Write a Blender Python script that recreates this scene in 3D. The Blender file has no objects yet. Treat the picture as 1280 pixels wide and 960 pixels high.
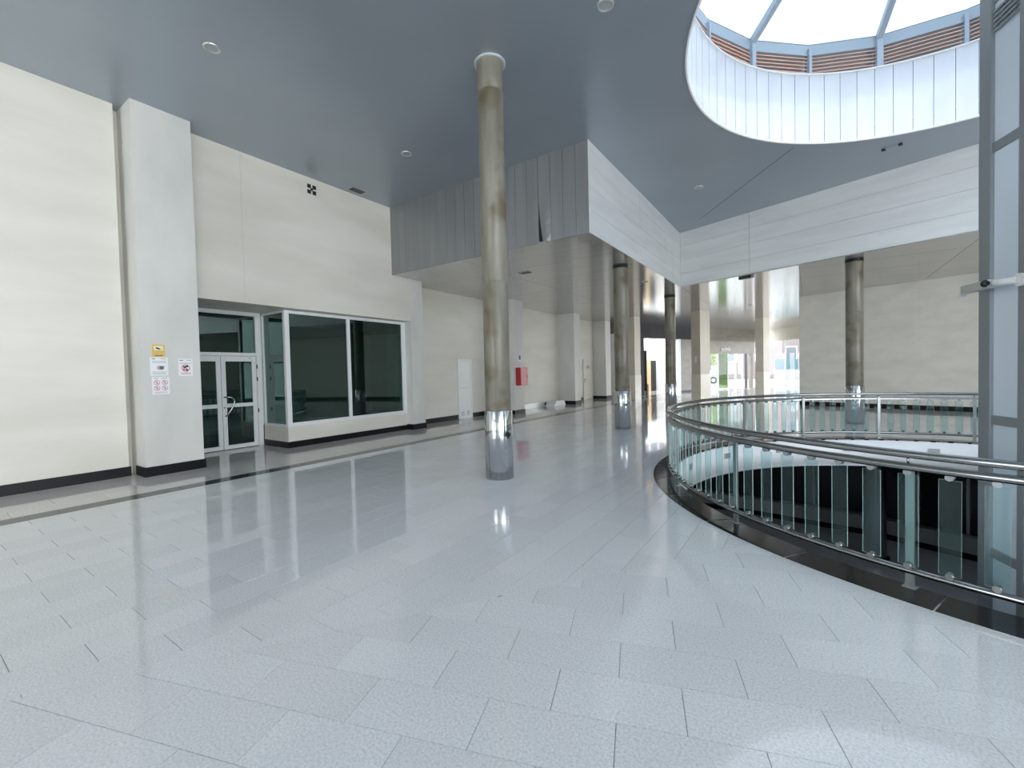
import bpy, math, random
from mathutils import Vector, Matrix
random.seed(7)
S = bpy.context.scene
COL = S.collection
PI = math.pi

# ------------------------------------------------------------------ camera
F, YAW, PITCH, ROLL, CH = 547.308, .5979, .0261, .0238, 1.5
_fw = Vector((-math.sin(YAW)*math.cos(PITCH), math.cos(YAW)*math.cos(PITCH), -math.sin(PITCH)))
_rt = Vector((math.cos(YAW), math.sin(YAW), 0)); _up = _rt.cross(_fw)
_ix = math.cos(ROLL)*_rt - math.sin(ROLL)*_up
_iy = -math.sin(ROLL)*_rt - math.cos(ROLL)*_up
cam_d = bpy.data.cameras.new('camera'); cam = bpy.data.objects.new('camera', cam_d); COL.objects.link(cam)
cam_d.sensor_fit = 'HORIZONTAL'; cam_d.sensor_width = 36; cam_d.lens = 36*F/1280
cam_d.clip_start = .05; cam_d.clip_end = 400
M3 = Matrix((_ix, -_iy, -_fw)).transposed()
cam.matrix_world = Matrix.Translation((0, 0, CH)) @ M3.to_4x4()
S.camera = cam
def project(x, y, z):
    v = Vector((x, y, z-CH)); d = v.dot(_fw)
    if d < .15: return None
    return 640+F*v.dot(_ix)/d, 480+F*v.dot(_iy)/d

# ------------------------------------------------------------------ world: even bright overcast sky
W = bpy.data.worlds.new('overcast_sky'); S.world = W; W.use_nodes = True
_bg = W.node_tree.nodes['Background']
_bg.inputs[0].default_value = (.95, .98, 1.0, 1); _bg.inputs[1].default_value = 8.1
S.view_settings.view_transform = 'Standard'; S.view_settings.look = 'None'
S.view_settings.exposure = 0.0; S.view_settings.gamma = 1
S.cycles.max_bounces = 10; S.cycles.diffuse_bounces = 6; S.cycles.glossy_bounces = 5
S.cycles.transparent_max_bounces = 24; S.cycles.sample_clamp_indirect = 6
def portal(name, loc, rot, sx, sy):                      # sampling hint for daylight openings, gives no light itself
    l = bpy.data.lights.new(name, 'AREA'); l.shape = 'RECTANGLE'; l.size = sx; l.size_y = sy
    l.cycles.is_portal = True
    o = bpy.data.objects.new(name, l); COL.objects.link(o); o.location = loc; o.rotation_euler = rot
portal('daylight_roof', (2.2, 7.5, 7.9), (0, 0, 0), 7.6, 7.6)
portal('daylight_facade_side', (12.6, -2, 2.9), (0, PI/2, 0), 5.8, 19.5)
portal('daylight_facade_back', (-4.5, -12.75, 2.7), (-PI/2, 0, 0), 6.6, 4.6)
portal('daylight_entrance', (4.5, 38.4, 2.0), (PI/2, 0, 0), 17, 4.0)
portal('daylight_street_side', (12.6, 27.5, 2.0), (0, PI/2, 0), 4.0, 20)

# ------------------------------------------------------------------ materials
def nodes(name):
    m = bpy.data.materials.new(name); m.use_nodes = True
    nt = m.node_tree; return m, nt, nt.nodes['Principled BSDF']
def N(nt, t, **k):
    n = nt.nodes.new(t)
    for a, b in k.items():
        if a.startswith('_'): setattr(n, a[1:], b)
        else: n.inputs[a].default_value = b
    return n
def rgb(c): return (*c, 1)
def plain(name, c, rough=.5, metal=0, spec=.5, coat=0):
    m, nt, b = nodes(name)
    b.inputs['Base Color'].default_value = rgb(c); b.inputs['Roughness'].default_value = rough
    b.inputs['Metallic'].default_value = metal; b.inputs['Specular IOR Level'].default_value = spec
    b.inputs['Coat Weight'].default_value = coat
    return m
def mottled(name, c1, c2, scale=(1, 1, 1), nscale=3, rough=.5, metal=0, bump=0, detail=6, c3=None, fine=0, spec=.5, rvar=0, lo=.35, hi=.65):
    """two-tone noise, optional fine speckle toward c3, optional bump"""
    m, nt, b = nodes(name); L = nt.links
    tc = N(nt, 'ShaderNodeTexCoord'); mp = N(nt, 'ShaderNodeMapping'); mp.inputs['Scale'].default_value = scale
    L.new(tc.outputs['Object'], mp.inputs['Vector'])
    n1 = N(nt, 'ShaderNodeTexNoise', Scale=nscale, Detail=detail); L.new(mp.outputs[0], n1.inputs['Vector'])
    cr = N(nt, 'ShaderNodeValToRGB'); cr.color_ramp.elements[0].position = lo; cr.color_ramp.elements[1].position = hi
    cr.color_ramp.elements[0].color = rgb(c1); cr.color_ramp.elements[1].color = rgb(c2)
    L.new(n1.outputs[0], cr.inputs[0]); out = cr.outputs[0]
    if c3:
        n2 = N(nt, 'ShaderNodeTexNoise', Scale=fine, Detail=2); L.new(tc.outputs['Object'], n2.inputs['Vector'])
        r2 = N(nt, 'ShaderNodeValToRGB'); r2.color_ramp.elements[0].position = .52; r2.color_ramp.elements[1].position = .68
        r2.color_ramp.elements[0].color = (0, 0, 0, 1); r2.color_ramp.elements[1].color = (1, 1, 1, 1)
        L.new(n2.outputs[0], r2.inputs[0])
        mx = N(nt, 'ShaderNodeMixRGB'); mx.inputs[2].default_value = rgb(c3)
        L.new(r2.outputs[0], mx.inputs[0]); L.new(out, mx.inputs[1]); out = mx.outputs[0]
    L.new(out, b.inputs['Base Color'])
    b.inputs['Roughness'].default_value = rough; b.inputs['Metallic'].default_value = metal
    b.inputs['Specular IOR Level'].default_value = spec
    if rvar:
        ma = N(nt, 'ShaderNodeMath', _operation='MULTIPLY_ADD'); ma.inputs[1].default_value = rvar; ma.inputs[2].default_value = rough-rvar/2
        L.new(n1.outputs[0], ma.inputs[0]); L.new(ma.outputs[0], b.inputs['Roughness'])
    if bump:
        bp = N(nt, 'ShaderNodeBump', Strength=bump, Distance=.02); L.new(n1.outputs[0], bp.inputs['Height']); L.new(bp.outputs[0], b.inputs['Normal'])
    return m
def granite(name, c, dark, light, rough=.09, speck=95, var=.10, spec=.5):
    m, nt, b = nodes(name); L = nt.links
    tc = N(nt, 'ShaderNodeTexCoord'); oi = N(nt, 'ShaderNodeObjectInfo'); ge = N(nt, 'ShaderNodeNewGeometry')
    n1 = N(nt, 'ShaderNodeTexNoise', Scale=speck, Detail=3, Roughness=.7); L.new(ge.outputs['Position'], n1.inputs['Vector'])
    cr = N(nt, 'ShaderNodeValToRGB'); e = cr.color_ramp.elements
    e[0].position = .34; e[0].color = rgb(dark); e[1].position = .66; e[1].color = rgb(light)
    k = e.new(.5); k.color = rgb(c)
    L.new(n1.outputs[0], cr.inputs[0])
    n2 = N(nt, 'ShaderNodeTexNoise', Scale=.9, Detail=4); L.new(ge.outputs['Position'], n2.inputs['Vector'])
    ad = N(nt, 'ShaderNodeMath', _operation='ADD'); L.new(oi.outputs['Random'], ad.inputs[0]); L.new(ge.outputs['Random Per Island'], ad.inputs[1])
    fr = N(nt, 'ShaderNodeMath', _operation='FRACT'); L.new(ad.outputs[0], fr.inputs[0])
    v = N(nt, 'ShaderNodeMath', _operation='MULTIPLY_ADD'); v.inputs[1].default_value = var; v.inputs[2].default_value = 1-var*.6; L.new(fr.outputs[0], v.inputs[0])
    v2 = N(nt, 'ShaderNodeMath', _operation='MULTIPLY_ADD'); v2.inputs[1].default_value = .12; L.new(n2.outputs[0], v2.inputs[0]); 
    v3 = N(nt, 'ShaderNodeMath', _operation='SUBTRACT'); v3.inputs[1].default_value = .06; L.new(v.outputs[0], v3.inputs[0]); L.new(v3.outputs[0], v2.inputs[2])
    h = N(nt, 'ShaderNodeHueSaturation'); L.new(cr.outputs[0], h.inputs['Color']); L.new(v2.outputs[0], h.inputs['Value'])
    L.new(h.outputs[0], b.inputs['Base Color']); b.inputs['Roughness'].default_value = rough
    b.inputs['Specular IOR Level'].default_value = spec
    return m
def glass(name, tint, refl=1.0, ior=1.5, rough=0.0, gt=(1, 1, 1)):
    m, nt, b = nodes(name); L = nt.links; nt.nodes.remove(b)
    tr = N(nt, 'ShaderNodeBsdfTransparent'); tr.inputs[0].default_value = rgb(tint)
    gl = N(nt, 'ShaderNodeBsdfGlossy'); gl.inputs['Roughness'].default_value = rough; gl.inputs[0].default_value = (refl*gt[0], refl*gt[1], refl*gt[2], 1)
    fr = N(nt, 'ShaderNodeFresnel', IOR=ior); mx = N(nt, 'ShaderNodeMixShader')
    ge = N(nt, 'ShaderNodeNewGeometry'); fm = N(nt, 'ShaderNodeMath', _operation='SUBTRACT'); fm.inputs[0].default_value = 1; L.new(ge.outputs['Backfacing'], fm.inputs[1])
    f2 = N(nt, 'ShaderNodeMath', _operation='MULTIPLY'); L.new(fr.outputs[0], f2.inputs[0]); L.new(fm.outputs[0], f2.inputs[1])   # the pane's inner side does not mirror
    L.new(f2.outputs[0], mx.inputs[0]); L.new(tr.outputs[0], mx.inputs[1]); L.new(gl.outputs[0], mx.inputs[2])
    L.new(mx.outputs[0], nt.nodes['Material Output'].inputs[0])
    return m
M = {}
M['tile'] = granite('grey_granite', (.755, .765, .775), (.62, .63, .645), (.85, .86, .87), rough=.06, speck=85, var=.08, spec=1.0)
M['tile_edge'] = granite('pale_granite', (.60, .59, .57), (.46, .45, .44), (.72, .71, .69), rough=.07, speck=70, spec=.7)
M['black_tile'] = granite('black_granite', (.014, .016, .018), (.006, .007, .008), (.03, .033, .036), rough=.08, speck=70, spec=.25)
M['grout'] = plain('grout', (.36, .36, .36), .8)
M['wall'] = mottled('painted_wall', (.66, .64, .565), (.76, .74, .67), (1, .35, 1.5), 1.1, rough=.45, bump=.12, detail=8, rvar=.2)
M['pilaster'] = mottled('pilaster_paint', (.60, .60, .57), (.69, .685, .65), (1, 1, .5), 1.4, rough=.5, bump=.05)
M['wall_far'] = mottled('pale_panel_wall', (.80, .775, .70), (.88, .855, .775), (1, 1, 2.2), 1.6, rough=.45, bump=.05)
M['black_base'] = plain('black_skirting', (.006, .007, .009), .4, 0, .2)
M['ceiling'] = mottled('ceiling_metal_paint', (.37, .42, .475), (.41, .46, .515), (1, 1, 1), .5, rough=.34, metal=.55, rvar=.12)
M['soffit'] = mottled('soffit_metal', (.54, .53, .52), (.60, .59, .58), (.15, 3, 1), 2.2, rough=.13, metal=.75, bump=.08, detail=2)
M['fascia_dark'] = mottled('fascia_sheet_metal', (.27, .28, .285), (.31, .32, .325), (3, 1, .35), 1.3, rough=.38, metal=.55, bump=.06)
M['fascia_light'] = mottled('fascia_pale_metal', (.66, .68, .68), (.74, .76, .76), (.4, .4, 3), 1.6, rough=.36, metal=.15, bump=.03)
M['backing'] = plain('dark_backing', (.02, .02, .022), .7)
M['concrete'] = mottled('column_concrete', (.15, .14, .105), (.28, .265, .22), (3, 3, .45), 1.8, rough=.34, bump=.15, c3=(.13, .105, .06), fine=2.3, lo=.3, hi=.7)
M['chrome'] = plain('polished_steel', (.60, .61, .62), .12, 1)
M['steel'] = mottled('brushed_steel', (.26, .27, .27), (.32, .33, .33), (1, 1, 40), 3, rough=.18, metal=1)
M['post_steel'] = plain('post_steel', (.36, .39, .385), .3, .7)
M['steel_pale'] = plain('satin_steel', (.70, .73, .72), .35, .8)
M['collar'] = plain('collar_ring', (.55, .60, .62), .4, .3)
M['white_alu'] = plain('white_aluminium', (.78, .80, .80), .32)
M['grey_alu'] = plain('grey_aluminium', (.45, .47, .48), .35, .4)
M['glass_dark'] = glass('tinted_shop_glass', (.28, .46, .42), 1.0, 1.8, 0, (.78, 1, .95))
M['glass_rail'] = glass('railing_glass', (.84, .935, .935), .8, 1.4)
def painted_haze(m, c, k):
    nt = m.node_tree; out = nt.nodes['Material Output']; src = out.inputs[0].links[0].from_socket
    df = N(nt, 'ShaderNodeBsdfDiffuse'); df.inputs[0].default_value = rgb(c); mx = N(nt, 'ShaderNodeMixShader'); mx.inputs[0].default_value = k
    nt.links.new(src, mx.inputs[1]); nt.links.new(df.outputs[0], mx.inputs[2]); nt.links.new(mx.outputs[0], out.inputs[0])
painted_haze(M['glass_rail'], (.30, .56, .60), .022)  # teal reflection haze over the panes, painted in as faint diffuse colour
M['glass_edge'] = plain('glass_edge', (.50, .64, .62), .15)
M['glass_clear'] = glass('clear_glass', (.93, .96, .96), .9, 1.45)
M['glass_roof'] = glass('rooflight_glass', (.13, .152, .185), .6, 1.3)
M['glass_green'] = glass('green_film_glass', (.30, .42, .20), .9, 1.45)
M['drum'] = mottled('drum_white_panel', (.80, .83, .86), (.86, .885, .91), (2, 2, .5), 1.2, rough=.26, metal=.1)
M['white'] = plain('white_paint', (.82, .83, .83), .4)
M['slab_edge'] = plain('slab_edge_paint', (.80, .82, .84), .45)
M['timber'] = mottled('louvre_timber', (.72, .42, .30), (.84, .55, .42), (1, 1, 6), 2, rough=.5)
M['roof_frame'] = plain('blue_grey_frame', (.42, .50, .56), .4, .2)
M['lift_frame'] = plain('lift_frame_paint', (.30, .33, .35), .38, .4)
def frosted(name, c):
    m, nt, b = nodes(name); L = nt.links; nt.nodes.remove(b)
    tl = N(nt, 'ShaderNodeBsdfTranslucent'); tl.inputs[0].default_value = rgb(c)
    df = N(nt, 'ShaderNodeBsdfDiffuse'); df.inputs[0].default_value = rgb(c)
    m1 = N(nt, 'ShaderNodeMixShader'); m1.inputs[0].default_value = .5; L.new(tl.outputs[0], m1.inputs[1]); L.new(df.outputs[0], m1.inputs[2])
    gl = N(nt, 'ShaderNodeBsdfGlossy'); gl.inputs['Roughness'].default_value = .12
    fr = N(nt, 'ShaderNodeFresnel', IOR=1.5); mx = N(nt, 'ShaderNodeMixShader'); L.new(fr.outputs[0], mx.inputs[0]); L.new(m1.outputs[0], mx.inputs[1]); L.new(gl.outputs[0], mx.inputs[2])
    L.new(mx.outputs[0], nt.nodes['Material Output'].inputs[0]); return m
M['lift_panel'] = plain('lift_panel_enamel', (.76, .86, .97), .22, .15, .7)
M['dark_wall'] = mottled('charcoal_wall', (.030, .030, .034), (.045, .043, .047), (1, 1, 1), .8, rough=.6, spec=.2)
M['taupe'] = mottled('taupe_wall', (.17, .15, .13), (.21, .185, .16), (1, 1, 3), 1.5, rough=.4)
M['taupe_light'] = mottled('light_taupe_wall', (.25, .22, .19), (.30, .265, .23), (1, 1, 3), 1.5, rough=.4)
M['beige_pillar'] = mottled('beige_pillar_paint', (.54, .495, .415), (.62, .57, .48), (1, 1, 1), 1.2, rough=.35)
M['plinth'] = mottled('plinth_stone', (.72, .68, .58), (.78, .74, .64), (1, 1, 1), 4, rough=.12)
M['wood'] = mottled('pine_door', (.62, .44, .24), (.70, .52, .30), (3, 3, .4), 2, rough=.4)
M['brown'] = mottled('brown_box', (.09, .06, .04), (.13, .09, .06), (1, 1, 1), 3, rough=.7)
M['red'] = plain('red_enamel', (.42, .02, .025), .3)
M['black'] = plain('black_plastic', (.012, .012, .013), .35)
M['paper'] = plain('white_paper', (.84, .85, .87), .5)
M['yellow'] = plain('yellow_plastic', (.78, .50, .06), .4)
M['cream'] = plain('cream_print', (.86, .82, .62), .5)
M['ink'] = plain('grey_ink', (.12, .12, .14), .6)
M['ink_pale'] = plain('pale_ink', (.45, .45, .48), .6)
M['ink_red'] = plain('red_ink', (.55, .16, .17), .6)
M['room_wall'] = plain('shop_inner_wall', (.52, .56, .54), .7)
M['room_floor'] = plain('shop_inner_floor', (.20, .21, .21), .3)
M['lower_glass'] = plain('lower_shop_glass', (.010, .014, .018), .06)
M['lower_sill'] = plain('lower_sill', (.40, .42, .41), .4)
M['lens'] = plain('lamp_lens', (.42, .44, .45), .3)
M['street'] = mottled('street_paving', (.18, .175, .175), (.22, .215, .215), (1, 1, 1), .5, rough=.8)
M['facade_out'] = mottled('pink_render', (.15, .12, .125), (.18, .148, .15), (1, 1, 1), .4, rough=.8)
M['out_window'] = plain('far_window', (.10, .11, .13), .2)
M['leaf'] = mottled('tree_leaf', (.13, .20, .03), (.22, .27, .05), (1, 1, 1), 3, rough=.6)
M['bark'] = plain('bark', (.10, .08, .06), .9)
M['hoard'] = plain('teal_hoarding', (.07, .12, .14), .5)
M['hoard_blue'] = plain('blue_hoarding', (.12, .17, .32), .5)
M['car'] = plain('white_car_paint', (.28, .29, .30), .2, 0, .5, .5)
M['car_silver'] = plain('silver_car_paint', (.26, .28, .30), .2, .3)

# ------------------------------------------------------------------ mesh building
class MB:
    def __init__(s): s.v = []; s.f = []; s.mi = []; s.sm = []
    def add(s, v, f, mi=0, smooth=False):
        o = len(s.v); s.v += [tuple(p) for p in v]
        for q in f: s.f.append(tuple(i+o for i in q)); s.mi.append(mi); s.sm.append(smooth)
        return s
    def box(s, x0, x1, y0, y1, z0, z1, mi=0):
        v = [(x, y, z) for z in (z0, z1) for y in (y0, y1) for x in (x0, x1)]
        return s.add(v, [(0, 2, 3, 1), (4, 5, 7, 6), (0, 1, 5, 4), (2, 6, 7, 3), (0, 4, 6, 2), (1, 3, 7, 5)], mi)
    def obox(s, p, a, b, c, mi=0):
        """box from corner p along the vectors a, b, c (c = a x b side)"""
        p, a, b, c = Vector(p), Vector(a), Vector(b), Vector(c)
        v = [p+a*i+b*j+c*k for k in (0, 1) for j in (0, 1) for i in (0, 1)]
        f = [(0, 2, 3, 1), (4, 5, 7, 6), (0, 1, 5, 4), (2, 6, 7, 3), (0, 4, 6, 2), (1, 3, 7, 5)]
        if a.cross(b).dot(c) < 0: f = [q[::-1] for q in f]
        return s.add(v, f, mi)
    def prism(s, poly, z0, z1, mi=0):
        n = len(poly); v = [(x, y, z0) for x, y in poly]+[(x, y, z1) for x, y in poly]
        f = [tuple(range(n))[::-1], tuple(range(n, 2*n))]+[(i, (i+1) % n, n+(i+1) % n, n+i) for i in range(n)]
        return s.add(v, f, mi)
    def lathe(s, prof, seg=32, cx=0, cy=0, mi=0, a0=0, a1=2*PI, smooth=True):
        full = abs(a1-a0-2*PI) < 1e-6; m = seg if full else seg+1; n = len(prof)
        v = []
        for i in range(m):
            a = a0+(a1-a0)*i/seg
            v += [(cx+r*math.cos(a), cy+r*math.sin(a), z) for r, z in prof]
        f = []
        for i in range(seg):
            j = (i+1) % m
            f += [(i*n+k, j*n+k, j*n+k+1, i*n+k+1) for k in range(n-1)]
        return s.add(v, f, mi, smooth)
    def tube(s, pts, r, seg=10, closed=False, mi=0, caps=True):
        pts = [Vector(p) for p in pts]; n = len(pts); v = []; prev = None
        for i, p in enumerate(pts):
            a = pts[(i-1) % n] if (closed or i > 0) else p; b = pts[(i+1) % n] if (closed or i < n-1) else p
            t = (b-a).normalized()
            if prev is None: u = t.orthogonal().normalized()
            else: u = (prev-t*prev.dot(t)).normalized()
            prev = u; w = t.cross(u); rr = r[i] if isinstance(r, (list, tuple)) else r
            v += [p+u*rr*math.cos(2*PI*k/seg)+w*rr*math.sin(2*PI*k/seg) for k in range(seg)]
        f = []
        for i in range(n if closed else n-1):
            j = (i+1) % n
            f += [(i*seg+k, i*seg+(k+1) % seg, j*seg+(k+1) % seg, j*seg+k) for k in range(seg)]
        s.add(v, f, mi, True)
        if caps and not closed:
            s.f.append(tuple(range(len(s.v)-n*seg, len(s.v)-n*seg+seg))[::-1]); s.mi.append(mi); s.sm.append(False)
            s.f.append(tuple(range(len(s.v)-seg, len(s.v)))); s.mi.append(mi); s.sm.append(False)
        return s
    def cyl(s, p0, p1, r, seg=16, mi=0): return s.tube([p0, p1], r, seg, mi=mi)
    def ball(s, c, rx, ry, rz, seg=14, rings=8, mi=0):
        v = []; f = []
        for i in range(rings+1):
            t = PI*i/rings
            v += [(c[0]+rx*math.sin(t)*math.cos(2*PI*k/seg), c[1]+ry*math.sin(t)*math.sin(2*PI*k/seg), c[2]-rz*math.cos(t)) for k in range(seg)]
        for i in range(rings):
            f += [(i*seg+k, i*seg+(k+1) % seg, (i+1)*seg+(k+1) % seg, (i+1)*seg+k) for k in range(seg)]
        return s.add(v, f, mi, True)
    def mesh(s, name, mats):
        me = bpy.data.meshes.new(name); me.from_pydata(s.v, [], s.f)
        for m in (mats if isinstance(mats, (list, tuple)) else [mats]): me.materials.append(M[m])
        me.polygons.foreach_set('material_index', s.mi); me.polygons.foreach_set('use_smooth', s.sm); me.update()
        return me
def place(name, me, parent=None, loc=None, rotz=None):
    o = bpy.data.objects.new(name, me); COL.objects.link(o)
    if parent: o.parent = parent
    if loc: o.location = loc
    if rotz is not None: o.rotation_euler.z = rotz
    return o
def obj(name, mb, mats, parent=None, loc=None, rotz=None):
    return place(name, mb.mesh(name, mats), parent, loc, rotz)
def bevel(o, w=.004, seg=2):
    m = o.modifiers.new('bevel', 'BEVEL'); m.width = w; m.segments = seg; m.limit_method = 'ANGLE'; return o
def tag(o, label=None, cat=None, group=None, kind=None):
    if label: o['label'] = label
    if cat: o['category'] = cat
    if group: o['group'] = group
    if kind: o['kind'] = kind
    return o
def struct(o, label=None): return tag(o, label, None, None, 'structure')
def thing(name, label, cat, loc=(0, 0, 0), rotz=0, group=None):
    o = bpy.data.objects.new(name, None); COL.objects.link(o); o.location = loc; o.rotation_euler.z = rotz
    o.empty_display_size = .1
    return tag(o, label, cat, group)
def copy_tree(o, parent=None, label=None):
    c = o.copy(); COL.objects.link(c); c.parent = parent
    if label: c['label'] = label
    for ch in list(o.children): copy_tree(ch, c)
    return c
def clip(poly, nx, ny, c):
    """keep the side nx*x+ny*y <= c"""
    out = []
    for i in range(len(poly)):
        p, q = poly[i], poly[(i+1) % len(poly)]
        a, b = nx*p[0]+ny*p[1]-c, nx*q[0]+ny*q[1]-c
        if a <= 0: out.append(p)
        if (a < 0 < b) or (b < 0 < a):
            t = a/(a-b); out.append((p[0]+(q[0]-p[0])*t, p[1]+(q[1]-p[1])*t))
    return out

# ------------------------------------------------------------------ dimensions
VX, VY = 2.2, 7.5                # centre of the round void and the rooflight
RV, RO, RC = 3.95, 4.24, 3.72    # void edge, outer edge of black ring, ceiling opening
ZC, ZS, ZL = 5.84, 4.106, -3.6   # hall ceiling, low soffit, lower floor
XW, XP, XB, XD, X2 = -8.98, -8.587, -9.2, -10.25, -9.62   # wall, pilaster front, window bay, door, wall beyond
YF = 7.753
FC, FE = (-3.42, 14.79), (2.78, 12.61)
FD = Vector((FE[0]-FC[0], FE[1]-FC[1])).normalized()
def on_circle(r, deg, z=0): a = math.radians(deg); return (VX+r*math.cos(a), VY+r*math.sin(a), z)

# ------------------------------------------------------------------ floor
def rect_with_hole(x0, x1, y0, y1, r, z0, z1, n=96):
    mb = MB(); inn = []; out = []
    angs = sorted([2*PI*i/n for i in range(n)]+[math.atan2(y-VY, x-VX) % (2*PI) for x in (x0, x1) for y in (y0, y1)])
    for a in angs:
        c, s_ = math.cos(a), math.sin(a)
        t = min([(x1-VX)/c if c > 1e-9 else 1e9, (x0-VX)/c if c < -1e-9 else 1e9, (y1-VY)/s_ if s_ > 1e-9 else 1e9, (y0-VY)/s_ if s_ < -1e-9 else 1e9])
        inn.append((VX+r*c, VY+r*s_)); out.append((VX+t*c, VY+t*s_))
    m = len(angs)
    v = [(x, y, z1) for x, y in inn]+[(x, y, z1) for x, y in out]+[(x, y, z0) for x, y in inn]+[(x, y, z0) for x, y in out]
    f = []
    for i in range(m):
        j = (i+1) % m
        f += [(i, m+i, m+j, j), (2*m+i, 2*m+j, 3*m+j, 3*m+i), (i, j, 2*m+j, 2*m+i), (m+i, 3*m+i, 3*m+j, m+j)]
    return mb.add(v, f)
floor = struct(obj('floor', rect_with_hole(-10.9, 12.8, -12.8, 38.5, RV+.02, -.5, -.0045), 'grout'),
               'polished grey granite floor of the hall in two tile directions')
TW, TL, GAP = .285, .57, .0032
LX0, LX1 = -7.40, -7.12          # black line along the left wall
SD = Vector((math.cos(math.radians(54.6)), math.sin(math.radians(54.6)))); SP = Vector((-3.17, .30))   # mitre seam
SNX, SNY = SD.y, -SD.x; SCN = SNX*SP.x+SNY*SP.y
def ring_clip(poly):
    rs = [math.hypot(x-VX, y-VY) for x, y in poly]
    if min(rs) > 4.2: return poly
    if max(rs) < 4.1: return []
    cx = sum(p[0] for p in poly)/len(poly)-VX; cy = sum(p[1] for p in poly)/len(poly)-VY; l = math.hypot(cx, cy); cx /= l; cy /= l
    return clip(poly, -cx, -cy, -(cx*VX+cy*VY+4.1))
tiles = []      # (poly, whole?, centre, angle)
def add_tile(x0, x1, y0, y1, ang, org, clips):
    ca, sa = math.cos(ang), math.sin(ang)
    g = GAP/2
    raw = [(x0+g, y0+g), (x1-g, y0+g), (x1-g, y1-g), (x0+g, y1-g)]
    poly = [(org[0]+ca*x-sa*y, org[1]+sa*x+ca*y) for x, y in raw]; full = list(poly)
    for c in clips: poly = clip(poly, *c)
    if len(poly) < 3: return
    poly = ring_clip(poly)
    if len(poly) < 3: return
    whole = len(poly) == 4 and all(abs(a[0]-b[0])+abs(a[1]-b[1]) < 1e-9 for a, b in zip(poly, full))
    area = abs(sum(poly[i][0]*poly[(i+1) % len(poly)][1]-poly[(i+1) % len(poly)][0]*poly[i][1] for i in range(len(poly))))/2
    if area < .0008: return
    tiles.append((poly, whole, (sum(p[0] for p in full)/4, sum(p[1] for p in full)/4), ang))
# field parallel to the left wall (left of the seam)
for k in range(-15, 60):
    x0 = -3.17+k*TW
    off = 0 if k % 2 == 0 else TL/2
    for j in range(-8, 68):
        y0 = .93-TL*1+off+j*TL
        if x0+TW < LX1 or x0 > 12.5 or y0 > 36.5 or y0 < -4: continue
        add_tile(x0, x0+TW, y0, y0+TL, 0, (0, 0), [(-1, 0, -LX1-GAP/2), (SNX, SNY, SCN-GAP/2)])
# turned field (right of the seam)
BA = math.radians(18.3); BO = (-1.59, 1.74)
for k in range(-26, 62):
    off = 0 if k % 2 == 0 else TL/2
    for j in range(-16, 44):
        x0 = j*TL+off; y0 = (k-1)*TW
        cx = BO[0]+math.cos(BA)*x0-math.sin(BA)*y0; cy = BO[1]+math.sin(BA)*x0+math.cos(BA)*y0
        if cx > 12.3 or cx < -8 or cy > 20 or cy < -5: continue
        add_tile(x0, x0+TL, y0, y0+TW, BA, BO, [(-SNX, -SNY, -SCN-GAP/2), (-1, 0, -LX1-GAP/2)])
# strip between the black line and the wall
strip = []
_n0 = len(tiles)
for k in range(0, 8):
    x1 = LX0-k*TW*1.4; x0 = x1-TW*1.4
    if x1 < -10.3: break
    for j in range(-3, 44):
        y0 = j*TL*1.5+(.4 if k % 2 else 0)
        add_tile(x0, x1, y0, y0+TL*1.5, 0, (0, 0), [(1, 0, LX0-GAP/2)])
strip = tiles[_n0:]; tiles = tiles[:_n0]
def pix_area(poly):
    q = []
    for x, y in poly:
        p = project(x, y, 0)
        if p is None: return 0
        q.append(p)
    for n in ((1, 0, 1280), (-1, 0, 0), (0, 1, 960), (0, -1, 0)):
        q = clip(q, *n)
        if len(q) < 3: return 0
    return abs(sum(q[i][0]*q[(i+1) % len(q)][1]-q[(i+1) % len(q)][0]*q[i][1] for i in range(len(q))))/2
tiles.sort(key=lambda t: -pix_area(t[0]))
TH = .004
whole_a = MB().box(-TW/2+GAP/2, TW/2-GAP/2, -TL/2+GAP/2, TL/2-GAP/2, -TH, 0).mesh('floor_tile', 'tile')
whole_b = MB().box(-TL/2+GAP/2, TL/2-GAP/2, -TW/2+GAP/2, TW/2-GAP/2, -TH, 0).mesh('floor_tile', 'tile')
for poly, whole, c, ang in tiles[:298]:
    if whole:
        place('floor_tile', whole_a if ang == 0 else whole_b, floor, (c[0], c[1], 0), ang)
    else:
        obj('floor_tile', MB().prism([(x-c[0], y-c[1]) for x, y in poly], -TH, 0), 'tile', floor, (c[0], c[1], 0))
rest = MB()
for poly, *_ in tiles[298:]: rest.prism(poly, -TH, 0)
tag(obj('floor_tiles_beyond', rest, 'tile', floor), kind='stuff')
rs_ = MB()
for poly, *_ in strip: rs_.prism(poly, -TH, 0)
tag(obj('border_tiles', rs_, 'tile_edge', floor), kind='stuff')
_bt = MB().box(LX0+.002, LX1-.002, .002, 1.198, -TH, .0005).mesh('border_line_tile', 'black_tile')
for j in range(-3, 26): place('border_line_tile', _bt, floor, (0, j*1.2, 0))

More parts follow.
